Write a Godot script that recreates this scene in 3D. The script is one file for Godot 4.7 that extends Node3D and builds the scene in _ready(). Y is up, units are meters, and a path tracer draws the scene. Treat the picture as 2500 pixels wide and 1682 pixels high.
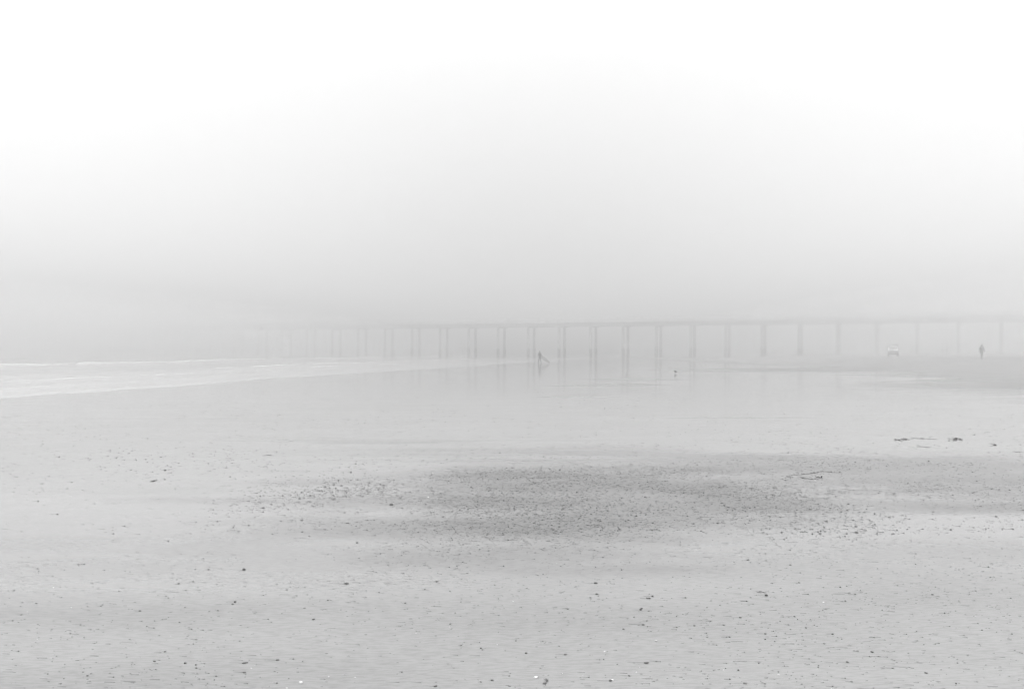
extends Node3D
# A foggy beach at low tide: wet sand, a long pier in the haze, a surfer, a walker and a truck.
# x runs to the right, y up, -z away from the camera; "depth" below means -z.

const EYE := 1.6
const FOCAL := 2500.0          # in pixels of the 2500 pixel wide photograph
const HORIZON := 859.0
const SHORE_IN := Vector2(0.990, -0.1406)      # inland, as (x, depth)
const SHORE_UP := Vector2(0.1406, 0.990)       # along the shore, away from the camera
const SHORE_AT := Vector2(-19.0, 38.0)

var rng := RandomNumberGenerator.new()
var broad := FastNoiseLite.new()
var fine := FastNoiseLite.new()
var used := {}
var mats := {}


# ---------------------------------------------------------------- helpers

func numbered(called: String) -> String:
	var n: int = used.get(called, 0)
	used[called] = n + 1
	return called if n == 0 else "%s_%03d" % [called, n]


func grey(v: float) -> Color:
	return Color(v, v, v).linear_to_srgb()


func mat(v: float, rough := 0.8, spec := 0.4, metal := 0.0) -> StandardMaterial3D:
	var key := "%s/%s/%s/%s" % [v, rough, spec, metal]
	if not mats.has(key):
		var m := StandardMaterial3D.new()
		m.albedo_color = grey(v)
		m.roughness = rough
		m.metallic_specular = spec
		m.metallic = metal
		mats[key] = m
	return mats[key]


func tag(o: Node, label: String, category: String, group := "", kind := "") -> Node:
	if label: o.set_meta("label", label)
	if category: o.set_meta("category", category)
	if group: o.set_meta("group", group)
	if kind: o.set_meta("kind", kind)
	return o


func thing(called: String, at: Vector3, turn: float, label: String, category: String, group := "") -> Node3D:
	var o := Node3D.new()
	o.name = numbered(called)
	add_child(o)
	o.position = at
	o.rotation.y = turn
	tag(o, label, category, group)
	return o


func part(called: String, m: Mesh, material: Material, parent: Node, at := Vector3.ZERO, turn := Vector3.ZERO) -> MeshInstance3D:
	var o := MeshInstance3D.new()
	o.name = called
	o.mesh = m
	o.material_override = material
	parent.add_child(o, true)
	o.position = at
	o.rotation = turn
	return o


func solid(called: String, m: Mesh, material: Material, at := Vector3.ZERO, turn := Vector3.ZERO) -> MeshInstance3D:
	return part(numbered(called), m, material, self, at, turn)


func inland(x: float, d: float) -> float:
	return (Vector2(x, d) - SHORE_AT).dot(SHORE_IN)


func along(x: float, d: float) -> float:
	return (Vector2(x, d) - SHORE_AT).dot(SHORE_UP)


func from_shore(s: float, t: float) -> Vector2:
	return SHORE_AT + SHORE_IN * s + SHORE_UP * t


func sand_height(x: float, d: float) -> float:
	var s := inland(x, d)
	var y := 0.0
	if s < 0.0:
		y = 0.012 * s
	y += 0.85 * smoothstep(36.0, 72.0, s) + 0.5 * smoothstep(60.0, 160.0, s)
	var near := clampf(1.0 - d / 70.0, 0.0, 1.0)
	y += 0.007 * near * broad.get_noise_2d(x * 0.35, d * 1.1)
	y += 0.0016 * near * near * fine.get_noise_2d(x * 2.2, d * 7.0)
	y += 0.05 * smoothstep(34.0, 50.0, s) * broad.get_noise_2d(x * 0.5 + 90.0, d * 0.5)
	return y


func on_sand(x: float, d: float, lift := 0.0) -> Vector3:
	return Vector3(x, sand_height(x, d) + lift, -d)


func ground_at(px: float, py: float) -> Vector2:
	# where the ray through a photograph pixel meets the flat sand, as (x, depth)
	var d := EYE * FOCAL / (py - HORIZON)
	return Vector2((px - 1250.0) / FOCAL * d, d)


func grid_mesh(cols: int, rows: int, v: PackedVector3Array, t1 := PackedVector2Array(), t2 := PackedVector2Array()) -> ArrayMesh:
	var idx := PackedInt32Array()
	for j in rows - 1:
		for i in cols - 1:
			var a := j * cols + i
			idx.append_array([a, a + cols, a + 1, a + 1, a + cols, a + cols + 1])
	return indexed(v, idx, t1, t2)


func indexed(v: PackedVector3Array, idx: PackedInt32Array, t1 := PackedVector2Array(), t2 := PackedVector2Array()) -> ArrayMesh:
	var n := PackedVector3Array()
	n.resize(v.size())
	for k in range(0, idx.size(), 3):
		var c := (v[idx[k + 2]] - v[idx[k]]).cross(v[idx[k + 1]] - v[idx[k]])
		n[idx[k]] += c
		n[idx[k + 1]] += c
		n[idx[k + 2]] += c
	for k in n.size(): n[k] = n[k].normalized()
	var a := []
	a.resize(Mesh.ARRAY_MAX)
	a[Mesh.ARRAY_VERTEX] = v
	a[Mesh.ARRAY_NORMAL] = n
	a[Mesh.ARRAY_INDEX] = idx
	if t1.size(): a[Mesh.ARRAY_TEX_UV] = t1
	if t2.size(): a[Mesh.ARRAY_TEX_UV2] = t2
	var m := ArrayMesh.new()
	m.add_surface_from_arrays(Mesh.PRIMITIVE_TRIANGLES, a)
	return m


func flat(tris: PackedVector3Array) -> ArrayMesh:
	var st := SurfaceTool.new()
	st.begin(Mesh.PRIMITIVE_TRIANGLES)
	st.set_smooth_group(-1)
	for p in tris: st.add_vertex(p)
	st.generate_normals()
	return st.commit()


func quad(t: PackedVector3Array, a: Vector3, b: Vector3, c: Vector3, d: Vector3) -> void:
	t.append_array([a, b, c, a, c, d])


func hull_loop(loops: Array) -> PackedVector3Array:
	# closed skin over a stack of equal loops (each an Array of Vector3), with flat caps
	var t := PackedVector3Array()
	for k in loops.size() - 1:
		var a: Array = loops[k]
		var b: Array = loops[k + 1]
		for i in a.size():
			var j := (i + 1) % a.size()
			quad(t, a[i], a[j], b[j], b[i])
	var first: Array = loops[0]
	var last: Array = loops[-1]
	for i in range(1, first.size() - 1):
		t.append_array([first[0], first[i + 1], first[i]])
		t.append_array([last[0], last[i], last[i + 1]])
	return t


func box(size: Vector3, bevel := 0.02, at := Vector3.ZERO) -> PackedVector3Array:
	# a box whose upright edges and rims are chamfered
	var h := size / 2.0
	var b := minf(bevel, minf(h.x, minf(h.y, h.z)) * 0.6)
	return hull_loop([box_ring(h, b, -h.y, b, at), box_ring(h, b, -h.y + b, 0.0, at), box_ring(h, b, h.y - b, 0.0, at), box_ring(h, b, h.y, b, at)])


func box_ring(h: Vector3, b: float, y: float, inset: float, at: Vector3) -> Array:
	var x := h.x - inset
	var z := h.z - inset
	var out := []
	for p in [Vector3(-x + b, y, -z), Vector3(x - b, y, -z), Vector3(x, y, -z + b), Vector3(x, y, z - b), Vector3(x - b, y, z), Vector3(-x + b, y, z), Vector3(-x, y, z - b), Vector3(-x, y, -z + b)]:
		out.append(p + at)
	return out


func turned(points: PackedVector3Array, by: Transform3D) -> PackedVector3Array:
	var out := PackedVector3Array()
	for p in points: out.append(by * p)
	return out


func tube(path: Array, radii: Array, sides := 8, squash := 1.0) -> PackedVector3Array:
	var loops := []
	for k in path.size():
		var a: Vector3 = path[maxi(k - 1, 0)]
		var b: Vector3 = path[mini(k + 1, path.size() - 1)]
		var f := (b - a).normalized()
		var side := f.cross(Vector3.UP if absf(f.y) < 0.95 else Vector3.RIGHT).normalized()
		var up := side.cross(f)
		var loop := []
		for i in sides:
			var w := TAU * i / sides
			loop.append(path[k] + (side * cos(w) + up * sin(w) * squash) * radii[k])
		loops.append(loop)
	return hull_loop(loops)


# ---------------------------------------------------------------- bodies as smooth fields

func body_field(st: SurfaceTool, bones: Array, cell: float, blend: float) -> void:
	# bones: [from, to, radius at from, radius at to]; surface nets over their smooth union
	var lo := Vector3.INF
	var hi := -Vector3.INF
	for b in bones:
		var r: float = maxf(b[2], b[3]) + cell * 3.0
		for p in [b[0], b[1]]:
			lo = lo.min(p - Vector3.ONE * r)
			hi = hi.max(p + Vector3.ONE * r)
	var n := Vector3i(((hi - lo) / cell).ceil()) + Vector3i.ONE
	var field := PackedFloat32Array()
	field.resize(n.x * n.y * n.z)
	field.fill(1.0)
	for b in bones:
		var a: Vector3 = b[0]
		var ab: Vector3 = b[1] - b[0]
		var len2 := maxf(ab.length_squared(), 1e-9)
		var m := Vector3.ONE * (maxf(b[2], b[3]) + blend + cell * 2.0)
		var from := Vector3i((((a.min(b[1]) - m) - lo) / cell).floor()).clamp(Vector3i.ZERO, n - Vector3i.ONE)
		var to := Vector3i((((a.max(b[1]) + m) - lo) / cell).ceil()).clamp(Vector3i.ZERO, n - Vector3i.ONE)
		for z in range(from.z, to.z + 1):
			for y in range(from.y, to.y + 1):
				var row := (z * n.y + y) * n.x
				for x in range(from.x, to.x + 1):
					var p := lo + Vector3(x, y, z) * cell
					var h := clampf((p - a).dot(ab) / len2, 0.0, 1.0)
					var d := p.distance_to(a + ab * h) - lerpf(b[2], b[3], h)
					var was := field[row + x]
					var k := maxf(blend - absf(was - d), 0.0) / blend
					field[row + x] = minf(was, d) - k * k * blend * 0.25
	var verts := {}
	var v := PackedVector3Array()
	var idx := PackedInt32Array()
	var steps := [1, n.x, n.x * n.y]
	for z in n.z - 1:
		for y in n.y - 1:
			for x in n.x - 1:
				var at := (z * n.y + y) * n.x + x
				var inside := 0
				var sum := Vector3.ZERO
				var count := 0
				for c in 8:
					var o := at + (c & 1) + ((c >> 1) & 1) * n.x + (c >> 2) * n.x * n.y
					if field[o] < 0.0: inside += 1
				if inside == 0 or inside == 8: continue
				for c in 8:
					for e in 3:
						if c & (1 << e): continue
						var o := at + (c & 1) + ((c >> 1) & 1) * n.x + (c >> 2) * n.x * n.y
						var f0 := field[o]
						var f1: float = field[o + steps[e]]
						if (f0 < 0.0) == (f1 < 0.0): continue
						var q := Vector3(c & 1, (c >> 1) & 1, c >> 2)
						q[e] += f0 / (f0 - f1)
						sum += q
						count += 1
				verts[at] = v.size()
				v.append(lo + (Vector3(x, y, z) + sum / count) * cell)
	for at in verts:
		for e in 3:
			var f0 := field[at]
			var f1: float = field[at + steps[e]]
			if (f0 < 0.0) == (f1 < 0.0): continue
			var u: int = steps[(e + 1) % 3]
			var w: int = steps[(e + 2) % 3]
			if not (verts.has(at - u) and verts.has(at - w) and verts.has(at - u - w)): continue
			var q := [verts[at], verts[at - u], verts[at - u - w], verts[at - w]]
			if f0 < 0.0: idx.append_array([q[0], q[2], q[1], q[0], q[3], q[2]])
			else: idx.append_array([q[0], q[1], q[2], q[0], q[2], q[3]])
	if v.is_empty(): return
	st.append_from(indexed(v, idx), 0, Transform3D())


func bodied(groups: Array) -> ArrayMesh:
	# groups of [bones, cell, blend], all joined into one mesh
	var st := SurfaceTool.new()
	st.begin(Mesh.PRIMITIVE_TRIANGLES)
	for g in groups: body_field(st, g[0], g[1], g[2])
	return st.commit()


func hand_bones(wrist: Vector3, aim: Vector3, palm_side: Vector3, curl: float) -> Array:
	# a palm, four fingers of unequal length and a thumb from the side of the palm
	var f := aim.normalized()
	var p := (palm_side - f * palm_side.dot(f)).normalized()
	var s := f.cross(p)
	var out := []
	for k in 3: out.append([wrist + s * (k - 1) * 0.012, wrist + f * 0.085 + s * (k - 1) * 0.026, 0.018, 0.014])
	for k in 4:
		var root := wrist + f * 0.085 + s * (k - 1.5) * 0.021
		var long: float = [0.066, 0.078, 0.074, 0.056][k]
		var d1 := f.rotated(s, -curl * 0.5)
		var d2 := f.rotated(s, -curl * 1.3)
		if d1.dot(p) < 0: d1 = f.rotated(s, curl * 0.5); d2 = f.rotated(s, curl * 1.3)
		var mid := root + d1 * long * 0.5
		out.append([root, mid, 0.0095, 0.009])
		out.append([mid, mid + d2 * long * 0.5, 0.009, 0.008])
	var base := wrist + f * 0.03 - s * 0.03
	var knuckle := base + (f * 0.7 - s * 0.6 + p * 0.4).normalized() * 0.04
	out.append([base, knuckle, 0.012, 0.01])
	out.append([knuckle, knuckle + (f + p * 0.4).normalized() * 0.03, 0.01, 0.0085])
	return out


func head_bones(c: Vector3, look: Vector3) -> Array:
	var f := look.normalized()
	var s := Vector3.UP.cross(f).normalized()
	var out := [
		[c + Vector3(0, 0.03, 0) - f * 0.02, c + Vector3(0, 0.02, 0) + f * 0.02, 0.088, 0.08],
		[c + f * 0.025 - Vector3(0, 0.02, 0), c + f * 0.05 - Vector3(0, 0.085, 0), 0.07, 0.035],
		[c + f * 0.085 + Vector3(0, 0.01, 0), c + f * 0.108 - Vector3(0, 0.03, 0), 0.008, 0.014],
		[c + f * 0.082 - Vector3(0, 0.055, 0) - s * 0.018, c + f * 0.082 - Vector3(0, 0.055, 0) + s * 0.018, 0.008, 0.008],
	]
	for w in [-1.0, 1.0]:
		out.append([c + s * w * 0.08 + Vector3(0, 0.015, 0), c + s * w * 0.083 - Vector3(0, 0.03, 0), 0.014, 0.01])
		out.append([c + f * 0.075 + s * w * 0.03 + Vector3(0, 0.022, 0), c + f * 0.078 + s * w * 0.035 + Vector3(0, 0.024, 0), 0.012, 0.012])
	return out


func limb_bones(j: Dictionary, fat: float, legs: bool, arms: bool, torso: bool) -> Array:
	var out := []
	if torso:
		out.append([j.neck - Vector3(0, 0.05, 0), j.neck + Vector3(0, 0.08, 0.01), 0.065 + fat * 0.3, 0.055])
		out.append([j.shoulder[0], j.shoulder[1], 0.075 + fat, 0.075 + fat])
		out.append([j.chest + Vector3(-0.06, 0, 0), j.waist + Vector3(-0.04, 0, 0), 0.12 + fat, 0.1 + fat])
		out.append([j.chest + Vector3(0.06, 0, 0), j.waist + Vector3(0.04, 0, 0), 0.12 + fat, 0.1 + fat])
		out.append([j.waist, j.hip[0].lerp(j.hip[1], 0.5), 0.12 + fat, 0.13 + fat])
	for k in 2:
		if arms:
			out.append([j.shoulder[k], j.elbow[k], 0.056 + fat, 0.043 + fat * 0.8])
			out.append([j.elbow[k], j.wrist[k], 0.042 + fat * 0.8, 0.028 + fat * 0.6])
		if legs:
			out.append([j.hip[k], j.knee[k], 0.088 + fat, 0.058 + fat * 0.8])
			out.append([j.knee[k], j.knee[k].lerp(j.ankle[k], 0.35), 0.056 + fat * 0.8, 0.058 + fat * 0.8])
			out.append([j.knee[k].lerp(j.ankle[k], 0.35), j.ankle[k], 0.058 + fat * 0.8, 0.038 + fat * 0.6])
	return out


func foot_bones(j: Dictionary, fat: float) -> Array:
	var out := []
	for k in 2:
		var heel: Vector3 = j.ankle[k] + Vector3(0, -0.055, -0.03)
		out.append([j.ankle[k], heel, 0.036 + fat, 0.034 + fat])
		out.append([heel, j.toe[k], 0.034 + fat, 0.026 + fat])
		out.append([heel + Vector3(0.015, 0, 0), j.toe[k] + Vector3(0.022, 0, -0.02), 0.03 + fat, 0.024 + fat])
	return out


# ---------------------------------------------------------------- the scene

func _ready() -> void:
	rng.seed = 20
	broad.seed = 4
	broad.noise_type = FastNoiseLite.TYPE_SIMPLEX_SMOOTH
	broad.frequency = 0.35
	broad.fractal_octaves = 4
	fine.seed = 9
	fine.noise_type = FastNoiseLite.TYPE_SIMPLEX_SMOOTH
	fine.frequency = 1.0
	fine.fractal_octaves = 3
	camera_and_light()
	sand()
	water()
	pier()
	people()
	truck()
	shorebird()
	wrack()
	pebbles()


func camera_and_light() -> void:
	var cam := Camera3D.new()
	cam.name = "camera"
	cam.fov = rad_to_deg(2.0 * atan(841.0 / FOCAL))
	cam.near = 0.1
	cam.far = 4000.0
	cam.position = Vector3(0, EYE, 0)
	cam.rotation.x = atan((HORIZON - 841.0) / FOCAL)
	add_child(cam)
	cam.current = true
	# overcast sky: brightest overhead, with a dimming painted in low over the beach ahead
	var w := 512
	var h := 256
	var im := Image.create(w, h, false, Image.FORMAT_RGBF)
	for y in h:
		var up := PI / 2.0 - (y + 0.5) / h * PI
		for x in w:
			var round_ := wrapf((x + 0.5) / w * TAU, -PI, PI)        # 0 is straight ahead (-z)
			var v := sky_light(round_, up)
			im.set_pixel(x, y, Color(v, v, v))
	var pano := PanoramaSkyMaterial.new()
	pano.panorama = ImageTexture.create_from_image(im)
	var sky := Sky.new()
	sky.sky_material = pano
	var e := Environment.new()
	e.background_mode = Environment.BG_SKY
	e.sky = sky
	e.tonemap_mode = Environment.TONE_MAPPER_LINEAR
	e.tonemap_exposure = 2.14
	e.volumetric_fog_enabled = true
	e.volumetric_fog_density = 0.0072
	e.volumetric_fog_albedo = Color(1, 1, 1)
	e.volumetric_fog_anisotropy = 0.7
	e.sdfgi_enabled = true
	e.ssao_enabled = true
	e.ssil_enabled = true
	# extra mist added on the left and right to brighten the haze there
	for k in 9:
		var q := 1.1 - 0.1 * k
		mist(Vector3(-215 + 3 * (k % 3), 0, -205 - 6 * (k % 2)), Vector3(380 * q, 20 + 14 * q, 400 * q), 0.0013)
		mist(Vector3(186 + 3 * (k % 3), 0, -160 - 6 * (k % 2)), Vector3(310 * q, 20 + 14 * q, 340 * q), 0.0010)
	var we := WorldEnvironment.new()
	we.name = "environment"
	we.environment = e
	add_child(we)
	var sun := DirectionalLight3D.new()
	sun.name = "sun"
	sun.light_energy = 0.35
	sun.light_angular_distance = 30.0
	sun.shadow_enabled = true
	sun.rotation_degrees = Vector3(-62, 20, 0)
	add_child(sun)


func mist(at: Vector3, size: Vector3, density: float) -> void:
	var m := FogMaterial.new()
	m.density = density
	m.albedo = Color(1, 1, 1)
	var f := FogVolume.new()
	f.name = numbered("added_mist")
	f.shape = RenderingServer.FOG_VOLUME_SHAPE_ELLIPSOID
	f.size = size
	f.material = m
	add_child(f)
	f.position = at
	tag(f, "pale mist added at the side to brighten the haze", "mist", "", "stuff")


func sky_light(round_: float, up: float) -> float:
	var e := maxf(rad_to_deg(up), 0.0)
	var a := rad_to_deg(round_) - 1.5
	var open := 0.53 + 4.6 * pow(sin(deg_to_rad(e)), 5.0)
	var r := sqrt(pow(a / 1.4, 2) + pow(e / 1.3, 2))
	var painted_dim := exp(-pow(r / 12.5, 1.4))  # darkening painted into the sky straight ahead
	return open * (1.0 - 0.47 * painted_dim)


func patch(x: float, d: float, cx: float, cd: float, rx: float, rd: float) -> float:
	if absf(x - cx) > rx * 1.2 or absf(d - cd) > rd * 1.2: return 0.0
	var q := sqrt(pow((x - cx) / rx, 2) + pow((d - cd) / rd, 2))
	return 1.0 - smoothstep(0.15, 1.15, q)


func drained(x: float, d: float) -> float:
	# how far the film of water has drained from the sand here: 0 a mirror film, 1 damp and dull
	var n1 := broad.get_noise_2d(x * 0.16, d * 0.5)
	var n2 := broad.get_noise_2d(x * 0.45 + 40.0, d * 2.2)
	var xx := x + n1 * 2.0
	var dd := d + n1 * 2.4 + n2 * 1.1
	var v := 0.0
	for p in [
		[0.8, 11.6, 3.8, 4.4, 1.15], [2.4, 16.0, 8.0, 2.2, 0.6], [5.2, 13.4, 6.4, 4.4, 0.85], [-1.7, 9.0, 2.2, 1.0, 0.5],
		[-1.8, 12.2, 3.0, 1.6, 0.45], [5.5, 25.1, 1.9, 0.8, 0.7], [1.9, 36.0, 1.7, 1.0, 0.8], [4.5, 48.8, 3.0, 1.2, 0.8],
		[7.3, 60.0, 4.2, 2.6, 0.7], [27.0, 90.0, 17.0, 15.0, 0.9], [25.0, 46.0, 12.0, 14.0, 0.8], [-2.0, 19.0, 5.0, 0.8, 0.35],
	]:
		v = maxf(v, p[4] * patch(xx, dd, p[0], p[1], p[2], p[3]))
	v = maxf(v, 0.9 * smoothstep(34.0, 46.0, inland(x, d) + n1 * 6.0))
	for p in [[8.0, 20.0, 4.0, 1.8], [20.0, 61.0, 6.0, 4.5]]:
		v *= 1.0 - patch(xx, dd, p[0], p[1], p[2], p[3])
	v = maxf(v, 0.42 * smoothstep(10.5, 7.5, d))
	v += 0.42 * n2 * smoothstep(80.0, 14.0, d) * (0.35 + v)
	return smoothstep(0.02, 1.0, v)


func sand() -> void:
	# the sand sheet, finer near the camera
	var xs := PackedFloat32Array()
	var x := 0.0
	while x < 1000.0:
		xs.append(x)
		x += maxf(0.12, x * 0.028)
	xs.append(1000.0)
	var cols := xs.size() * 2 - 1
	var ds := PackedFloat32Array()
	var d := -20.0
	while d < 1000.0:
		ds.append(d)
		d += 2.0 if d < 0.0 else maxf(0.06, d * 0.012)
	ds.append(1000.0)
	var half := xs.size() - 1
	# rows run towards the camera: front faces are clockwise from above
	var v := PackedVector3Array()
	var t1 := PackedVector2Array()
	var t2 := PackedVector2Array()
	for j in ds.size():
		for i in cols:
			var xx := xs[i - half] if i >= half else -xs[half - i]
			var dd := ds[ds.size() - 1 - j]
			v.append(on_sand(xx, dd))
			t1.append(Vector2(clampf((xx + 26.0) / 66.0, 0.005, 0.995), clampf((dd - 3.0) / 100.0, 0.005, 0.995)))
			t2.append(Vector2((xx + 0.1 * dd) / 5.0, (dd - 0.06 * xx) / 0.9))
	var m := grid_mesh(cols, ds.size(), v, t1, t2)
	var size := 720
	var film := Image.create(size, size, false, Image.FORMAT_RGB8)
	var tone := Image.create(size, size, false, Image.FORMAT_RGB8)
	for j in size:
		for i in size:
			var px := (i + 0.5) / size * 66.0 - 26.0
			var pd := (j + 0.5) / size * 100.0 + 3.0
			var dry := drained(px, pd)
			var f := 1.0 - dry
			film.set_pixel(i, j, Color(f, f, f))
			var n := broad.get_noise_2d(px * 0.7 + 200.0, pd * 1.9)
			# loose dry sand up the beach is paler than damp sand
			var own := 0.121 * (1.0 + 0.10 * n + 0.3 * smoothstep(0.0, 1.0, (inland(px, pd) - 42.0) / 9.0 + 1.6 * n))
			# the sand tone is darker where the pebbles lie thickest
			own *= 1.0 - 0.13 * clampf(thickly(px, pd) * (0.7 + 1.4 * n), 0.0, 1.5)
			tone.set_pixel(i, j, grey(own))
	var s := StandardMaterial3D.new()
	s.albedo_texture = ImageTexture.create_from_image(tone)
	s.roughness = 0.85
	s.metallic_specular = 0.15
	s.clearcoat_enabled = true
	s.clearcoat = 1.0
	s.clearcoat_roughness = 0.07
	s.clearcoat_texture = ImageTexture.create_from_image(film)
	s.detail_enabled = true
	s.detail_uv_layer = BaseMaterial3D.DETAIL_UV_2
	s.detail_blend_mode = BaseMaterial3D.BLEND_MODE_MUL
	s.detail_albedo = grain()
	s.detail_mask = null
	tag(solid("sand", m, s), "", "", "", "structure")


func grain() -> NoiseTexture2D:
	# sorted grains: thin darker lines of heavy sand, drawn out by the backwash
	var n := NoiseTexture2D.new()
	n.width = 1024
	n.height = 1024
	n.seamless = true
	var fn := FastNoiseLite.new()
	fn.seed = 31
	fn.noise_type = FastNoiseLite.TYPE_SIMPLEX
	fn.frequency = 0.03
	fn.fractal_octaves = 5
	fn.fractal_gain = 0.75
	n.noise = fn
	var r := Gradient.new()
	r.set_color(0, grey(1.0))
	r.set_color(1, grey(0.70))
	r.add_point(0.42, grey(1.0))
	r.add_point(0.52, grey(0.92))
	r.add_point(0.66, grey(0.80))
	n.color_ramp = r
	return n


func waves(s: float, t: float) -> float:
	# height of the sea surface, s metres inland of the mean waterline (negative is out to sea)
	var y := 0.0
	for b in [[0.5, 0.035, 0.5, 1.5], [-4.2, 0.05, 0.6, 1.8], [-10.5, 0.08, 0.9, 2.4], [-16.0, 0.14, 1.2, 3.0], [-30.0, 0.12, 2.0, 4.0], [-48.0, 0.34, 2.2, 6.0], [-90.0, 0.4, 4.0, 9.0], [-150.0, 0.9, 4.0, 14.0], [-210.0, 0.8, 7.0, 16.0]]:
		var wob := broad.get_noise_2d(t * 0.06 + b[0] * 3.0, b[0]) * (1.2 + absf(b[0]) * 0.06)
		var q: float = s - b[0] - wob
		var high: float = b[1] * (0.75 + 0.6 * broad.get_noise_2d(t * 0.1 + 50.0, b[0] * 2.0))
		y += high * (exp(-pow(q / b[2], 2)) if q > 0.0 else exp(-pow(q / b[3], 2)))
	y += 0.012 * smoothstep(0.0, -12.0, s) * broad.get_noise_2d(s * 1.6, t * 0.5)
	return y


func edge_of_sea(t: float) -> float:
	return 1.6 + 1.6 * broad.get_noise_2d(t * 0.09, 7.0) + 0.25 * broad.get_noise_2d(t * 0.8, 17.0) + 2.5 * smoothstep(30.0, 90.0, t) + 10.0 * smoothstep(110.0, 200.0, t)


func water() -> void:
	var ss := PackedFloat32Array()
	var q := 0.0
	while q < 900.0:
		ss.append(q)
		q += maxf(0.12, q * 0.022)
	var ts := PackedFloat32Array()
	var t := -60.0
	while t < 960.0:
		ts.append(t)
		t += maxf(0.4, absf(t) * 0.02)
	var v := PackedVector3Array()
	for tt in ts:
		for q1 in ss:
			var s := edge_of_sea(tt) - q1
			var p := from_shore(s, tt)
			var lip := 0.016 * smoothstep(0.0, 0.18, q1) - 0.006
			v.append(Vector3(p.x, maxf(waves(s, tt) * smoothstep(0.0, 1.0, q1), 0.0) + lip, -p.y))
	var m := grid_mesh(ss.size(), ts.size(), v)
	var w := mat(0.20, 0.12, 0.5)
	tag(solid("sea", m, w), "", "", "", "structure")
	# whitewater of the broken waves
	foam(-47.0, -60.0, 330.0, 2.2, 0.16, "long low line of white foam on the nearest breaking wave")
	foam(-150.0, -40.0, 185.0, 6.0, 0.6, "bright band of white water on the far breaker")
	foam(-16.0, 50.0, 190.0, 0.5, 0.10, "thin broken lip of foam running ahead of the second bore")
	foam(-9.8, -10.0, 120.0, 0.35, 0.05, "narrow foam line trailing the small bore near the sand")


func foam(s0: float, t0: float, t1: float, wide: float, high: float, label: String) -> void:
	var along_n := int((t1 - t0) / 0.7)
	var across := 9
	var v := PackedVector3Array()
	for j in along_n:
		for i in across:
			var t: float = t0 + (t1 - t0) * j / (along_n - 1.0)
			var thin := smoothstep(0.0, 0.08, j / (along_n - 1.0)) * smoothstep(1.0, 0.9, j / (along_n - 1.0))
			var n := 0.5 + 0.8 * broad.get_noise_2d(t * 0.25, s0) + 0.35 * fine.get_noise_2d(t * 0.9, s0)
			var w: float = wide * clampf(n, 0.02, 1.5) * thin
			var k: float = i / (across - 1.0)
			var wob := broad.get_noise_2d(t * 0.06 + s0 * 3.0, s0) * (1.2 + absf(s0) * 0.06)
			var s: float = s0 + wob + wide * 0.25 - k * w
			var p := from_shore(s, t)
			var y := waves(s, t) - 0.03 + (0.03 + high * clampf(n, 0.05, 1.4) * thin) * pow(sin(PI * clampf(k, 0.0, 1.0)), 0.5) * (0.75 + 0.4 * fine.get_noise_2d(t * 2.0, s * 2.0))
			v.append(Vector3(p.x, y, -p.y))
	var m := grid_mesh(across, along_n, v)
	tag(solid("wave_foam", m, mat(0.27, 0.9, 0.2)), label, "foam", "", "stuff")


# ---------------------------------------------------------------- pier

func concrete(v: float) -> StandardMaterial3D:
	var m := StandardMaterial3D.new()
	m.roughness = 0.9
	m.metallic_specular = 0.3
	var n := NoiseTexture2D.new()
	n.width = 256
	n.height = 256
	n.seamless = true
	var fn := FastNoiseLite.new()
	fn.seed = 3
	fn.frequency = 0.02
	fn.fractal_octaves = 5
	n.noise = fn
	var r := Gradient.new()
	r.set_color(0, grey(v * 0.72))
	r.set_color(1, grey(v * 1.25))
	n.color_ramp = r
	m.albedo_texture = n
	m.uv1_triplanar = true
	m.uv1_scale = Vector3(0.35, 0.2, 0.35)
	return m


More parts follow.
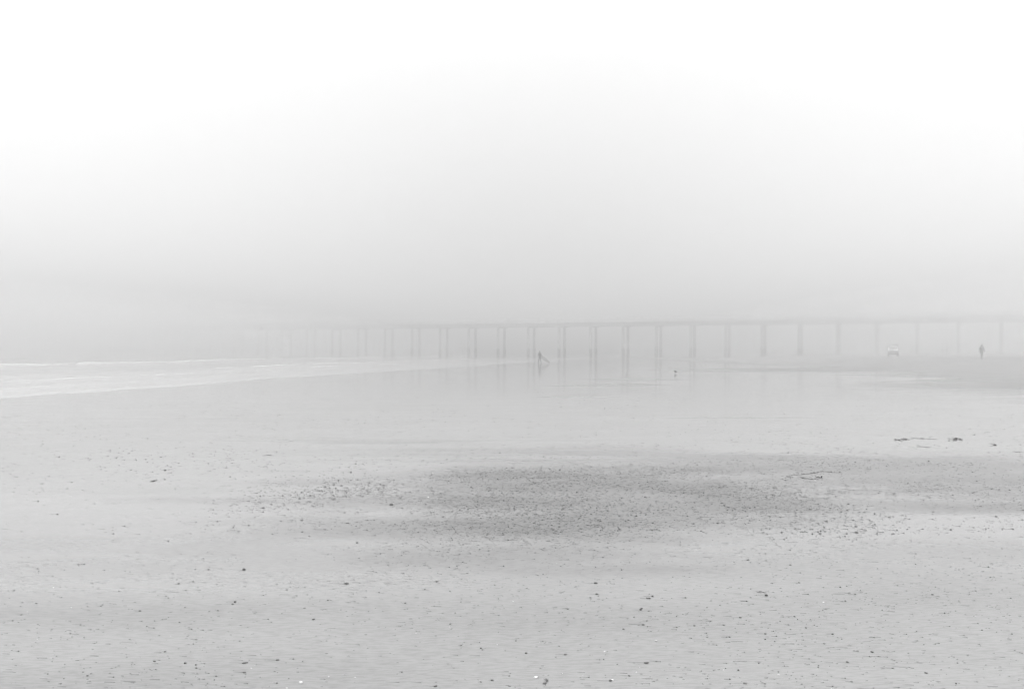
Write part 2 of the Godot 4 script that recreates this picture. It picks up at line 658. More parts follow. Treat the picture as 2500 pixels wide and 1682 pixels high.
func pier() -> void:
	var first := -14
	var last := 30
	var bay := 9.137
	var start := Vector3((-611.1) / FOCAL * 322.0, 0, -322.0)
	var step := Vector3(8.407, 0, 3.578)
	var turn := -atan2(step.z, step.x)           # local +x runs along the pier towards the land
	var p := thing("pier", start, turn, "long pier on paired concrete piles, fading into the fog over the sea", "pier")
	var pale := concrete(0.34)
	var dark := mat(0.05, 0.95, 0.2)
	var deck := concrete(0.4)
	var sides := 10
	var pile_loops := []
	for y in [[-3.0, 0.40], [3.0, 0.39], [8.5, 0.37]]:
		var l := []
		for i in sides: l.append(Vector3(cos(TAU * i / sides) * y[1], y[0], sin(TAU * i / sides) * y[1]))
		pile_loops.append(l)
	var pile_mesh := flat(hull_loop(pile_loops))
	var growths := []
	for k in 3:
		var loops := []
		for a in 9:
			var l := []
			for i in 12:
				var r := 0.43 + 0.06 * fine.get_noise_2d(i * 1.7 + k * 30.0, a * 1.9) + 0.03 * sin(a * 0.8)
				l.append(Vector3(cos(TAU * i / 12) * r, -2.8 + a * 0.66 + (0.15 * fine.get_noise_2d(i * 0.9, k * 9.0) if a == 8 else 0.0), sin(TAU * i / 12) * r))
			loops.append(l)
		growths.append(flat(hull_loop(loops)))
	# cap: a cross beam with haunched ends, profile along the pier
	var prof := [Vector2(-0.55, 8.35), Vector2(0.55, 8.35), Vector2(0.85, 8.75), Vector2(0.85, 9.4), Vector2(-0.85, 9.4), Vector2(-0.85, 8.75)]
	var cap_loops := [[], []]
	for q in prof:
		cap_loops[0].append(Vector3(q.x, q.y, 3.2))
		cap_loops[1].append(Vector3(q.x, q.y, -3.2))
	var cap_mesh := flat(hull_loop(cap_loops))
	var girder_mesh := flat(box(Vector3(bay - 1.72, 0.85, 0.45), 0.03))
	var deck_mesh := flat(box(Vector3(bay - 0.02, 0.42, 6.9), 0.03))
	var rail_tris := PackedVector3Array()
	for y in [10.55, 11.02]:
		rail_tris.append_array(box(Vector3(bay, 0.11, 0.1), 0.02, Vector3(0, y, 0)))
	for k in 4:
		rail_tris.append_array(box(Vector3(0.12, 1.02, 0.12), 0.02, Vector3((k - 1.5) * bay / 4.0, 10.45, 0.0)))
	rail_tris.append_array(box(Vector3(bay, 0.3, 0.14), 0.02, Vector3(0, 10.10, 0)))
	var rail_mesh := flat(rail_tris)
	for k in range(first, last + 1):
		var x := k * bay
		for w in [-2.25, 2.25]:
			var pl := part("pile", pile_mesh, pale, p, Vector3(x, 0, w), Vector3(0, k * 0.7, 0))
			if k < 19:
				part("mussel_growth", growths[posmod(k, 3)], dark, pl)
		part("pile_cap", cap_mesh, pale, p, Vector3(x, 0, 0))
		if k < last:
			for w in [-2.9, 0.0, 2.9]:
				part("girder", girder_mesh, deck, p, Vector3(x + bay / 2.0, 8.97, w))
			part("deck_panel", deck_mesh, deck, p, Vector3(x + bay / 2.0, 9.62, 0))
			for w in [-3.3, 3.3]:
				part("railing", rail_mesh, deck, p, Vector3(x + bay / 2.0, 0, w))


# ---------------------------------------------------------------- people

func joints(lean: float, stride: float, elbows: Array, wrists: Array) -> Dictionary:
	# a standing or walking adult 1.75 m tall, facing +z
	return {
		"neck": Vector3(0, 1.47, lean * 0.9), "chest": Vector3(0, 1.28, lean * 0.7), "waist": Vector3(0, 1.06, lean * 0.2),
		"shoulder": [Vector3(-0.175, 1.415, lean * 0.8), Vector3(0.175, 1.415, lean * 0.8)],
		"elbow": elbows, "wrist": wrists,
		"hip": [Vector3(-0.095, 0.92, 0), Vector3(0.095, 0.92, 0)],
		"knee": [Vector3(-0.10, 0.50, stride * 0.5 + 0.03), Vector3(0.10, 0.50, -stride * 0.35 + 0.04)],
		"ankle": [Vector3(-0.10, 0.09, stride), Vector3(0.10, 0.09 + absf(stride) * 0.08, -stride)],
		"toe": [Vector3(-0.12, 0.027, stride + 0.15), Vector3(0.12, 0.027 + absf(stride) * 0.02, -stride + 0.15)],
	}


func person(at: Vector3, turn: float, j: Dictionary, look: Vector3, suit: Array, skin: float, hair: float, tall: float, label: String, group := "") -> Node3D:
	# suit: rows of [part name, tone, roughness, bones]
	var p := thing("person", at, turn, label, "person", group)
	p.scale = Vector3.ONE * tall
	var head: Vector3 = j.neck + Vector3(0, 0.165, 0.025)
	var groups := [[limb_bones(j, 0.0, true, true, true) + foot_bones(j, 0.0), 0.024, 0.05], [head_bones(head, look) + [[j.neck, head - Vector3(0, 0.06, 0.01), 0.055, 0.052]], 0.011, 0.025]]
	for k in 2:
		var aim: Vector3 = (j.wrist[k] - j.elbow[k]).normalized()
		groups.append([hand_bones(j.wrist[k], aim, Vector3(-1 if k == 1 else 1, 0, 0.3), 0.6), 0.006, 0.008])
	part("body", bodied(groups), mat(skin, 0.6, 0.4), p)
	for s in suit:
		part(s[0], bodied([[s[3], 0.024, 0.06]]), mat(s[1], s[2], 0.4), p)
	var f := look.normalized()
	part("hair", bodied([[[[head + Vector3(0, 0.05, 0) - f * 0.035, head + Vector3(0, 0.055, 0) + f * 0.01, 0.085, 0.082], [head - f * 0.05, head - Vector3(0, 0.05, 0) - f * 0.06, 0.075, 0.05]], 0.014, 0.04]]), mat(hair, 0.7, 0.4), p)
	return p


func people() -> void:
	# the surfer on the wet sand
	var j := joints(0.02, 0.17, [Vector3(-0.30, 1.20, -0.05), Vector3(0.30, 1.17, 0.02)], [Vector3(-0.33, 0.97, 0.10), Vector3(0.30, 0.93, 0.12)])
	var at := ground_at(1318, 887.2)
	var wetsuit := limb_bones(j, 0.008, true, true, true)
	person(on_sand(at.x, at.y), -0.75, j, Vector3(-0.2, 0, 1), [["wetsuit", 0.012, 0.55, wetsuit]], 0.25, 0.03, 0.98, "person in a dark wetsuit walking over the wet sand with a surfboard under one arm")
	surfboard(Vector3(at.x, 0, -at.y))
	# the walker high on the beach
	j = joints(0.03, 0.10, [Vector3(-0.30, 1.18, -0.04), Vector3(0.30, 1.18, -0.02)], [Vector3(-0.36, 0.95, 0.08), Vector3(0.35, 0.95, 0.10)])
	var x := 57.4
	person(on_sand(x, 125.0), 0.25, j, Vector3(0.1, -0.1, 1), [["jacket", 0.14, 0.85, limb_bones(j, 0.035, false, true, true)], ["trousers", 0.11, 0.85, limb_bones(j, 0.018, true, false, false)], ["shoes", 0.03, 0.6, foot_bones(j, 0.012)]], 0.25, 0.03, 1.0, "person in a dark bulky jacket and narrow trousers walking alone up the beach")
	# two figures far off beneath the pier
	for k in 2:
		j = joints(0.02, 0.12 - 0.2 * k, [Vector3(-0.25, 1.16, -0.04), Vector3(0.25, 1.16, 0.02)], [Vector3(-0.27, 0.92, 0.06), Vector3(0.27, 0.92, 0.08)])
		x = 98.9 + 1.05 * k
		person(on_sand(x, 235.0), 0.3 - 0.6 * k, j, Vector3(0, 0, 1), [["jacket", 0.03, 0.85, limb_bones(j, 0.025, false, true, true)], ["trousers", 0.04, 0.85, limb_bones(j, 0.012, true, false, false)], ["shoes", 0.03, 0.6, foot_bones(j, 0.01)]], 0.25, 0.03, 1.0 - 0.06 * k, ["taller far-off person of a pair beneath the landward end of the pier", "shorter far-off person of a pair beneath the landward end of the pier"][k], "pair under the pier")


func surfboard(by: Vector3) -> void:
	# carried on edge under the arm: the nose ahead and up behind the body, the tail low to the right
	var length := 1.9
	var n := 22
	var loops := []
	for k in n + 1:
		var u := float(k) / n
		var w := 0.235 * pow(maxf(sin(PI * pow(u, 0.92)), 0.0), 0.62) + 0.002
		if u > 0.9: w = maxf(w, 0.07 * (1.0 - (u - 0.9) * 6.0))
		var thick := 0.034 * pow(maxf(sin(PI * clampf(u, 0.02, 0.98)), 0.0), 0.5) + 0.003
		var rock := 0.07 * pow(maxf(0.3 - u, 0.0) / 0.3, 2) + 0.02 * pow(maxf(u - 0.7, 0.0) / 0.3, 2)
		var l := []
		for i in 10:
			var q := TAU * i / 10.0
			l.append(Vector3((u - 0.5) * length, sin(q) * w, cos(q) * thick + rock))
		loops.append(l)
	var b := thing("surfboard", by + Vector3(0.62, 0.64, 0.04), 0.0, "pale surfboard carried on edge under the arm of the surfer", "surfboard")
	b.rotation = Vector3(0.08, -0.26, -0.62)
	part("deck", flat(hull_loop(loops)), mat(0.22, 0.35, 0.5), b)
	for k in 3:
		var f := [[Vector3(0.0, 0.0, 0.0), Vector3(0.12, 0, 0), Vector3(0.15, 0, 0.11), Vector3(0.10, 0, 0.12)], []]
		for p in f[0]: f[1].append(p + Vector3(0, 0.008, 0))
		part("fin", flat(hull_loop(f)), mat(0.04, 0.4, 0.5), b, Vector3(0.66 + (0.1 if k == 1 else 0.0), (k - 1) * 0.09, 0.02))


# ---------------------------------------------------------------- truck

func truck() -> void:
	var x := 68.2
	var d := 183.0
	var t := thing("beach_truck", on_sand(x, d), -0.34, "pale boxy truck with dark windscreen and roof rack facing down the beach by the pier", "truck")
	var paint := mat(0.26, 0.35, 0.5)
	var black := mat(0.03, 0.6, 0.4)
	var glass := mat(0.02, 0.08, 0.6)
	# body: stacked outlines from sill to shoulder, nose towards +z
	var body := PackedVector3Array()
	body.append_array(box(Vector3(1.84, 0.62, 4.5), 0.09, Vector3(0, 0.82, -0.1)))
	part("body", flat(body), paint, t)
	var bonnet := hull_loop([
		[Vector3(-0.88, 1.10, 2.08), Vector3(0.88, 1.10, 2.08), Vector3(0.88, 1.10, 0.75), Vector3(-0.88, 1.10, 0.75)],
		[Vector3(-0.82, 1.18, 2.0), Vector3(0.82, 1.18, 2.0), Vector3(0.82, 1.25, 0.72), Vector3(-0.82, 1.25, 0.72)]])
	part("bonnet", flat(bonnet), paint, t)
	var cab := hull_loop([
		[Vector3(-0.88, 1.12, 0.85), Vector3(0.88, 1.12, 0.85), Vector3(0.88, 1.12, -2.2), Vector3(-0.88, 1.12, -2.2)],
		[Vector3(-0.86, 1.28, 0.72), Vector3(0.86, 1.28, 0.72), Vector3(0.86, 1.28, -2.22), Vector3(-0.86, 1.28, -2.22)],
		[Vector3(-0.76, 1.84, 0.22), Vector3(0.76, 1.84, 0.22), Vector3(0.76, 1.84, -2.1), Vector3(-0.76, 1.84, -2.1)],
		[Vector3(-0.68, 1.90, 0.08), Vector3(0.68, 1.90, 0.08), Vector3(0.68, 1.90, -2.0), Vector3(-0.68, 1.90, -2.0)]])
	part("cabin", flat(cab), paint, t)
	var screen := hull_loop([
		[Vector3(-0.76, 1.31, 0.715), Vector3(0.76, 1.31, 0.715), Vector3(0.76, 1.31, 0.66), Vector3(-0.76, 1.31, 0.66)],
		[Vector3(-0.68, 1.80, 0.275), Vector3(0.68, 1.80, 0.275), Vector3(0.68, 1.80, 0.22), Vector3(-0.68, 1.80, 0.22)]])
	part("windscreen", flat(screen), glass, t)
	for s in [-1.0, 1.0]:
		for w in [[0.35, -0.62], [-0.72, -1.95]]:
			var pane := hull_loop([
				[Vector3(s * 0.862, 1.33, w[0] + 0.15), Vector3(s * 0.862, 1.33, w[1]), Vector3(s * 0.84, 1.33, w[1]), Vector3(s * 0.84, 1.33, w[0] + 0.15)],
				[Vector3(s * 0.79, 1.78, w[0] - 0.12), Vector3(s * 0.79, 1.78, w[1] + 0.05), Vector3(s * 0.765, 1.78, w[1] + 0.05), Vector3(s * 0.765, 1.78, w[0] - 0.12)]])
			part("side_window", flat(pane), glass, t)
		var mirror := part("wing_mirror", flat(box(Vector3(0.2, 0.26, 0.12), 0.04)), black, t, Vector3(s * 1.04, 1.36, 0.55))
		part("bracket", flat(box(Vector3(0.16, 0.04, 0.05), 0.01)), black, mirror, Vector3(-s * 0.13, -0.09, 0))
		var lamp := part("headlight", flat(box(Vector3(0.3, 0.2, 0.08), 0.03)), mat(0.55, 0.15, 0.6), t, Vector3(s * 0.7, 0.95, 2.16))
		part("bezel", flat(box(Vector3(0.36, 0.26, 0.05), 0.03)), black, lamp, Vector3(0, 0, -0.025))
		for z in [1.38, -1.5]:
			var wheel := part("wheel", flat(tube([Vector3(-0.12, 0, 0), Vector3(-0.09, 0, 0), Vector3(0.09, 0, 0), Vector3(0.12, 0, 0)], [0.3, 0.385, 0.385, 0.3], 20)), mat(0.02, 0.9, 0.3), t, Vector3(s * 0.8, 0.375, z))
			part("rim", flat(tube([Vector3(s * 0.05, 0, 0), Vector3(s * 0.128, 0, 0)], [0.22, 0.21], 16)), mat(0.4, 0.4, 0.6), wheel)
	var grille := part("grille", flat(box(Vector3(1.04, 0.30, 0.06), 0.02)), black, t, Vector3(0, 0.93, 2.16))
	for k in 4: part("bar", flat(box(Vector3(0.98, 0.025, 0.03), 0.005)), mat(0.25, 0.4, 0.5), grille, Vector3(0, -0.1 + 0.067 * k, 0.035))
	part("bumper", flat(box(Vector3(1.86, 0.26, 0.22), 0.06)), mat(0.07, 0.7, 0.4), t, Vector3(0, 0.60, 2.22))
	part("number_plate", flat(box(Vector3(0.32, 0.16, 0.02), 0.005)), mat(0.5, 0.5, 0.4), t, Vector3(0, 0.62, 2.342))
	part("undertray", flat(box(Vector3(1.3, 0.18, 3.9), 0.04)), black, t, Vector3(0, 0.42, -0.1))
	var rack := part("roof_rack", flat(box(Vector3(1.5, 0.05, 0.06), 0.01)), black, t, Vector3(0, 2.0, -0.1))
	part("crossbar", flat(box(Vector3(1.5, 0.05, 0.06), 0.01)), black, rack, Vector3(0, 0, -1.5))
	for s in [-1.0, 1.0]:
		part("rack_foot", flat(box(Vector3(0.06, 0.14, 0.06), 0.01)), black, rack, Vector3(s * 0.62, -0.07, 0))
		part("rack_foot", flat(box(Vector3(0.06, 0.14, 0.06), 0.01)), black, rack, Vector3(s * 0.62, -0.07, -1.5))
	part("light_bar", flat(box(Vector3(0.55, 0.14, 0.2), 0.04)), mat(0.6, 0.25, 0.5), t, Vector3(-0.32, 2.09, -0.05))
	part("rack_box", flat(box(Vector3(0.5, 0.2, 1.6), 0.05)), mat(0.06, 0.6, 0.4), t, Vector3(0.42, 2.125, -0.85))


# ---------------------------------------------------------------- shorebird

func shorebird() -> void:
	var at := ground_at(1650, 912)
	var b := thing("shorebird", on_sand(at.x, at.y), 0.3, "small dark shorebird standing at the rim of a shallow pool", "bird")
	var bones := [
		[Vector3(0.07, 0.135, 0), Vector3(-0.03, 0.165, 0), 0.045, 0.066], [Vector3(-0.03, 0.165, 0), Vector3(-0.075, 0.20, 0), 0.06, 0.036],
		[Vector3(-0.075, 0.20, 0), Vector3(-0.095, 0.235, 0), 0.03, 0.032], [Vector3(0.07, 0.135, 0), Vector3(0.15, 0.115, 0), 0.034, 0.012],
		[Vector3(-0.04, 0.13, 0.012), Vector3(-0.03, 0.10, 0.015), 0.018, 0.01], [Vector3(-0.02, 0.13, -0.012), Vector3(-0.01, 0.10, -0.015), 0.018, 0.01]]
	part("body", bodied([[bones, 0.008, 0.03]]), mat(0.09, 0.8, 0.3), b)
	part("bill", flat(tube([Vector3(-0.115, 0.237, 0), Vector3(-0.15, 0.228, 0), Vector3(-0.175, 0.215, 0)], [0.007, 0.004, 0.0015], 6)), mat(0.03, 0.5, 0.4), b)
	for s in [-1.0, 1.0]:
		part("wing", bodied([[[[Vector3(-0.03, 0.172, s * 0.052), Vector3(0.06, 0.150, s * 0.044), 0.024, 0.02], [Vector3(0.06, 0.150, s * 0.03), Vector3(0.125, 0.125, s * 0.012), 0.016, 0.006]], 0.007, 0.02]]), mat(0.035, 0.8, 0.3), b)
		var leg := part("leg", flat(tube([Vector3(-0.02 + s * 0.01, 0.11, s * 0.015), Vector3(-0.005 + s * 0.012, 0.06, s * 0.015), Vector3(-0.015 + s * 0.015, 0.0, s * 0.015)], [0.005, 0.004, 0.004], 6)), mat(0.05, 0.6, 0.4), b)
		part("foot", flat(tube([Vector3(-0.015 + s * 0.015, 0.004, s * 0.015), Vector3(-0.05 + s * 0.015, 0.003, s * 0.02)], [0.004, 0.002], 5)), mat(0.05, 0.6, 0.4), leg)


# ---------------------------------------------------------------- drift weed

func wrack() -> void:
	var weed := mat(0.02, 0.5, 0.45)
	weed.rim_enabled = false
	# each row: photograph pixels along the strand, thickness in metres, number of bladders or leaves, label
	for r in [
		[[[1921, 1163], [1938, 1160], [1958, 1159], [1975, 1156], [1992, 1155], [2004, 1151], [2022, 1152], [2046, 1155], [2054, 1154]], 0.0055, 34, "long ragged strand of dark kelp with bladders on the pebbly sand"],
		[[[1952, 1164], [1962, 1168], [1976, 1170], [1990, 1171], [2000, 1170]], 0.008, 6, "short curved strand of kelp lying just beside the long ragged one"],
		[[[1994, 1165], [2001, 1166.5], [2008, 1167]], 0.011, 3, "thick dark chunk of kelp at the end of the short curved strand"],
		[[[1920, 1163.5], [1929, 1165], [1937, 1165.5]], 0.006, 0, "straight dark stick lying at the seaward tip of the long kelp strand"],
		[[[2183, 1074], [2190, 1073.5], [2198, 1074.5]], 0.016, 2, "flat dark blade of weed at the seaward end of the upper wrack line"],
		[[[2203, 1073], [2209, 1072.5], [2217, 1073]], 0.016, 4, "humped dark lump of weed on the upper wrack line"],
		[[[2226, 1070], [2233, 1069.5], [2246, 1070.5], [2262, 1071], [2277, 1072], [2300, 1073.5]], 0.008, 7, "thin trailing strand of weed joining lumps on the upper wrack line"],
		[[[2325, 1074], [2331, 1072.5], [2339, 1072], [2346, 1073]], 0.017, 8, "largest tangled clump of weed at the landward end of the upper wrack line"],
		[[[2239, 1090.5], [2247, 1090.5], [2262, 1092], [2276, 1092.5]], 0.007, 3, "thin strand of weed lying apart below the upper wrack line"],
		[[[2422, 1086.5], [2429, 1086], [2436, 1087]], 0.015, 1, "single dark blade of weed alone on the smooth bright sand"],
		[[[2472, 1103], [2485, 1103.5], [2500, 1104]], 0.006, 2, "hair-thin strand of weed near the edge of the bright sand"],
		[[[365, 1176], [373, 1174.5], [383, 1172.5]], 0.010, 0, "slanting dark leaf of weed alone on the pale seaward sand"],
		[[[1331, 1668], [1334, 1661], [1337, 1656]], 0.004, 5, "small black branching tuft of weed among white shell bits"],
		[[[2014, 1206], [2024, 1205], [2034, 1207]], 0.006, 4, "small grey wisp of weed seaward of a patch of drained sand"],
		[[[1846, 1445], [1858, 1444.5], [1869, 1446]], 0.004, 0, "fine straight wisp of weed beside a dark stone"],
		[[[640, 1112], [655, 1111], [668, 1112]], 0.007, 1, "faint short strand of weed on the mirror-wet sand"],
	]:
		var tris := PackedVector3Array()
		var pts := []
		for p in r[0]:
			var g := ground_at(p[0], p[1])
			pts.append(on_sand(g.x, g.y, r[1] * 0.35))
		var mid: Vector3 = pts[pts.size() / 2]
		var base := on_sand(mid.x, -mid.z)
		var path := []
		var radii := []
		var steps := 5
		for k in (pts.size() - 1) * steps + 1:
			var a: Vector3 = pts[mini(k / steps, pts.size() - 1)]
			var b: Vector3 = pts[mini(k / steps + 1, pts.size() - 1)]
			var u := float(k % steps) / steps
			var along_u := float(k) / ((pts.size() - 1) * steps)
			path.append(a.lerp(b, u) - base + Vector3(rng.randfn() * r[1] * 0.4, absf(rng.randfn()) * r[1] * 0.25, rng.randfn() * r[1] * 2.2))
			radii.append(r[1] * (0.35 + 0.65 * sin(PI * clampf(along_u, 0.06, 0.94))) * rng.randf_range(0.3, 1.2))
		var k0 := 0
		while k0 < path.size() - 2:
			var k1 := mini(k0 + rng.randi_range(3, 8), path.size() - 1)
			tris.append_array(tube(path.slice(k0, k1 + 1), radii.slice(k0, k1 + 1), 7, 0.55))
			k0 = k1 + (rng.randi_range(0, 2) if path.size() > 18 else 0)
		var t := thing("seaweed", base, 0.0, r[3], "seaweed")
		part("stem", flat(tris), weed, t)
		for k in r[2]:
			var q: Vector3 = path[rng.randi_range(0, path.size() - 1)]
			var to: Vector3 = Vector3(rng.randfn(), 0.15 * absf(rng.randfn()), rng.randfn() * 1.6).normalized() * r[1] * rng.randf_range(2.0, 6.0)
			var blade := tube([q, q + to * 0.4 + Vector3(0, r[1] * 0.5, 0), q + to], [r[1] * 0.35, r[1] * rng.randf_range(0.5, 0.95), r[1] * 0.12], 6, 0.45)
			part("blade", flat(blade), weed, t)


# ---------------------------------------------------------------- pebbles and shells

func pebble_mesh(seed_: int, rough: float) -> ArrayMesh:
	var v := PackedVector3Array()
	var idx := PackedInt32Array()
	var rows := 6
	var cols := 8
	for j in rows + 1:
		for i in cols:
			var a := PI * j / rows
			var b := TAU * i / cols
			var p := Vector3(sin(a) * cos(b), cos(a), sin(a) * sin(b))
			v.append(p * (1.0 + rough * fine.get_noise_3d(p.x * 0.9 + seed_ * 7.0, p.y * 0.9, p.z * 0.9)))
	for j in rows:
		for i in cols:
			var a := j * cols + i
			var b := j * cols + (i + 1) % cols
			idx.append_array([a, b, a + cols, b, b + cols, a + cols])
	return indexed(v, idx)


func shell_mesh() -> ArrayMesh:
	# a ribbed valve lying hollow side down
	var v := PackedVector3Array()
	var idx := PackedInt32Array()
	var rays := 9
	var rings := 5
	for j in rings + 1:
		for i in rays:
			var u := float(j) / rings
			var a := lerpf(-1.25, 1.25, float(i) / (rays - 1))
			var rib := 1.0 + 0.05 * (1 if i % 2 else -1) * u
			v.append(Vector3(sin(a) * u * rib, 0.42 * (1.0 - u * u) * (1.0 - 0.25 * absf(a)) + 0.04 * (1 if i % 2 else 0) * u, cos(a) * u * rib - 0.4))
	for j in rings:
		for i in rays - 1:
			var a := j * rays + i
			idx.append_array([a, a + rays, a + 1, a + 1, a + rays, a + rays + 1])
	return indexed(v, idx)


func streak_mesh() -> ArrayMesh:
	# a low tapering ridge of dark grains, one metre long towards -x from the stone
	var loops := []
	for k in 6:
		var u := k / 5.0
		var w := 0.5 * (1.0 - u) + 0.03
		loops.append([Vector3(-u, 0, w), Vector3(-u, 1.0 - 0.8 * u, 0), Vector3(-u, 0, -w), Vector3(-u, -0.5, 0)])
	return flat(hull_loop(loops))


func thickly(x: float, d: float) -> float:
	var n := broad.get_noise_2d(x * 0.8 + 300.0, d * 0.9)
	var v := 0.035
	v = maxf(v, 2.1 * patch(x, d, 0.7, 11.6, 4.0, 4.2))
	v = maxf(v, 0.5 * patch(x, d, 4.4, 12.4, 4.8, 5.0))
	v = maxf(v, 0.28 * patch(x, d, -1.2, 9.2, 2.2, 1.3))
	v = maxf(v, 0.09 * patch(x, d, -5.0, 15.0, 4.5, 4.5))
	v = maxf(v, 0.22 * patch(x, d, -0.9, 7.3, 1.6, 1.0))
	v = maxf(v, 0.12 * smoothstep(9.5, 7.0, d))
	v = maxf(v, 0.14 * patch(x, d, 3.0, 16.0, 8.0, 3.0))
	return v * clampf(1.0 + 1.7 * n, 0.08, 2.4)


func pebbles() -> void:
	var tones := [mat(0.018, 0.55, 0.45), mat(0.035, 0.6, 0.45), mat(0.07, 0.7, 0.4)]
	var whites := [mat(0.32, 0.55, 0.45), mat(0.24, 0.6, 0.45)]
	var shapes := []
	for k in 6: shapes.append(pebble_mesh(k, 0.45))
	var shell := shell_mesh()
	var tails := []
	# the stones and shells that stand out, from the photograph: x, y, width in pixels, height over width
	for r in [
		[955, 1233, 10, 0.55, "black domed stone standing alone in the drained pebbly sand"], [596, 1391, 8, 0.7, "round black stone trailing a thin line across pale sand"],
		[846, 1424, 11, 0.4, "flat black stone lying aslant among dark streaks"], [1454, 1423, 9, 0.5, "oval black stone with a smaller stone just seaward of it"],
		[1457, 1450, 9, 0.4, "lens-shaped black stone below the oval one"], [1564, 1489, 7, 0.6, "lumpy black stone below a close pair of stones"],
		[1578, 1616, 14, 0.28, "long flat black stone, the longest in the near sand"], [1870, 1454, 9, 0.6, "grey-black stone beside a fine straight wisp of weed"],
		[597, 1617, 12, 0.3, "flat dark stone with a pointed shoreward end"], [597, 1640, 10, 0.28, "flat dark sliver with a dot of stone at its tip"],
		[574, 1470, 7, 0.6, "dark stone leaning on a paler one, upper of the two"], [568, 1475, 6, 0.5, "grey stone just below a darker one, lower of the two"],
		[1593, 1456, 6, 0.6, "small black stone, upper of a close pair"], [1585, 1461, 7, 0.5, "grey stone, lower of a close pair"],
		[1380, 1596, 9, 0.3, "flat dark stone ringed by pale shell bits"], [1490, 1659, 9, 0.5, "black stone touching a white shell"],
		[1570, 1525, 8, 0.35, "flat black stone with a tiny shell below it"], [1807, 1508, 8, 0.35, "flat dark stone alone on the shoreward sand"],
	]:
		var g := ground_at(r[0], r[1])
		var w: float = r[2] * g.y / FOCAL * 0.5
		var o := solid("stone", shapes[rng.randi() % 6], tones[0], on_sand(g.x, g.y, w * r[3] * 0.35), Vector3(0, rng.randf() * 0.6, 0))
		o.scale = Vector3(w, w * r[3] * 1.3, w * 0.75)
		tag(o, r[4], "stone")
		tails.append([g.x - w * 0.6, g.y, w, rng.randf_range(4.0, 9.0)])
	var arc := ground_at(842, 1646)
	var big := solid("clam_shell", shell, mat(0.09, 0.5, 0.45), on_sand(arc.x, arc.y, -0.002), Vector3(0, 0.2, 0))
	big.scale = Vector3(0.021, 0.02, 0.014)
	tag(big, "arched dark clam shell half sunk in the near sand, hollow side down", "shell")
	# scattered pebbles, drawn at random more thickly where the photograph shows them so
	var found := []
	for trial in 230000:
		var d := 4.3 * pow(14.0, rng.randf())
		var x := rng.randf_range(-0.6, 0.6) * d
		if rng.randf() * 2.0 > thickly(x, d) * (1.0 if d < 26.0 else 0.5): continue
		var r := minf(0.0017 * pow(rng.randf(), -0.5), rng.randf_range(0.006, 0.012))
		if r / d < 0.00025: r = 0.00025 * d * rng.randf_range(1.0, 1.7)
		if d < 9.0: r *= 0.72
		if r > 0.013: continue
		found.append([r / d, x, d, r])
	found.sort_custom(func(a, b): return a[0] > b[0])
	var left := []
	for k in found.size():
		var q: Array = found[k]
		var r: float = q[3]
		var size := Vector3(r * rng.randf_range(0.9, 1.5), r * rng.randf_range(0.4, 0.75), r * rng.randf_range(0.8, 1.2))
		var place := on_sand(q[1], q[2], size.y * 0.3)
		var trail := rng.randf() < 0.7
		if trail: tails.append([q[1] - r * 0.5, q[2], r, rng.randf_range(2.5, 9.0)])
		if k < 300:
			var shade: int = [0, 0, 1, 1, 2][rng.randi() % 5]
			var o := solid("pebble", shapes[rng.randi() % 6], tones[shade], place, Vector3(0, rng.randf() * TAU, 0))
			o.scale = size
			var form := "flat" if size.y < 0.5 * size.x else ("long" if size.x > 1.25 * size.z else "round")
			var where := "in the drained pebbly band" if drained(q[1], q[2]) > 0.6 else ("on the smooth near sand" if q[2] < 8.5 else "on the wetter sand")
			tag(o, "small %s %s pebble %s %s" % [form, ["black", "dark grey", "mid grey"][shade], "with a dark streak to seaward" if trail else "without a streak", where], "pebble", "pebbles scattered over the sand")
		else:
			left.append([Transform3D(Basis(Vector3.UP, rng.randf() * TAU).scaled_local(size), place), [0.018, 0.03, 0.045, 0.09][rng.randi() % 4]])
	scatter("fine_pebbles", shapes[0], left, mat_tinted(0.6), "countless finer dark pebbles strewn over the sand", "pebbles")
	# white shell bits
	var bits := []
	for r in [[1308, 1651, 10], [1494, 1658, 8], [1476, 1589, 7], [1601, 1563, 7], [1372, 1641, 7], [1766, 1634, 7], [735, 1665, 10], [701, 1678, 8], [803, 1650, 7], [867, 1652, 7], [614, 1630, 6], [1990, 1175, 5], [1045, 1215, 5], [1900, 1646, 7], [515, 1260, 6], [2010, 1470, 6]]:
		var g := ground_at(r[0], r[1])
		bits.append([g.x, g.y, r[2] * g.y / FOCAL * 0.5])
	while bits.size() < 150:
		var d := 4.3 * pow(4.2, pow(rng.randf(), 1.3))
		bits.append([rng.randf_range(-0.58, 0.58) * d, d, rng.randf_range(0.0016, 0.0045) * (0.6 + d * 0.06)])
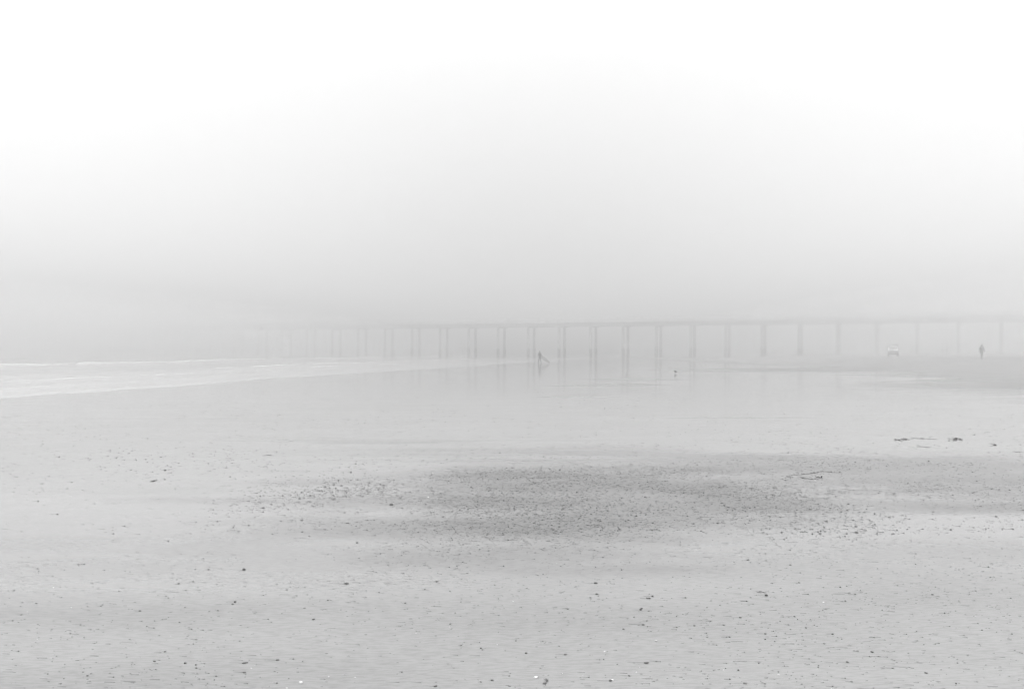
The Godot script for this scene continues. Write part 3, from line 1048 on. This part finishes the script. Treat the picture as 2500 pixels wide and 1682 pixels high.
	for q in bits:
		var ribbed := rng.randf() < 0.6
		var dull := rng.randi() % 2
		var o := solid("shell_fragment", shell if ribbed else shapes[rng.randi() % 6], whites[dull], on_sand(q[0], q[1], q[2] * 0.15), Vector3(rng.randf_range(-0.25, 0.25), rng.randf() * TAU, rng.randf_range(-0.25, 0.25)))
		o.scale = Vector3(q[2], q[2] * rng.randf_range(0.4, 0.8), q[2])
		tag(o, "%s %s %s" % ["tiny" if q[2] < 0.004 else "small", ["bright white", "dull white"][dull], "ribbed shell lying hollow side down on the sand" if ribbed else "rounded chip of shell on the sand"], "shell", "shell fragments on the sand")
	# dark tails of heavy grains on the seaward side of the stones, and loose streaks between them
	var drawn := []
	for k in 16000:
		var d := 4.3 * pow(6.0, rng.randf())
		var x := rng.randf_range(-0.6, 0.6) * d
		if rng.randf() * 2.4 > thickly(x, d): continue
		tails.append([x, d, maxf(rng.randf_range(0.0018, 0.004), d * 0.0003), rng.randf_range(7.0, 22.0)])
	for q in tails:
		var w: float = q[2]
		var b := Basis(Vector3.UP, -0.142 + rng.randfn() * 0.045).scaled_local(Vector3(w * q[3], 0.0012 + w * 0.06, w * rng.randf_range(0.35, 0.8)))
		drawn.append([Transform3D(b, on_sand(q[0], q[1], 0.0003)), rng.randf_range(0.05, 0.11)])
	scatter("dark_sand_streaks", streak_mesh(), drawn, mat_tinted(0.85), "thin streaks of dark heavy sand trailing seaward from the pebbles", "sand streaks")


func mat_tinted(rough: float) -> StandardMaterial3D:
	var m := StandardMaterial3D.new()
	m.vertex_color_use_as_albedo = true
	m.roughness = rough
	m.metallic_specular = 0.35
	return m


func scatter(called: String, m: Mesh, rows: Array, material: Material, label: String, category: String) -> void:
	var mm := MultiMesh.new()
	mm.transform_format = MultiMesh.TRANSFORM_3D
	mm.use_colors = true
	mm.mesh = m
	mm.instance_count = rows.size()
	for k in rows.size():
		mm.set_instance_transform(k, rows[k][0])
		mm.set_instance_color(k, Color(rows[k][1], rows[k][1], rows[k][1]))
	var o := MultiMeshInstance3D.new()
	o.name = called
	o.multimesh = mm
	o.material_override = material
	add_child(o)
	tag(o, label, category, "", "stuff")
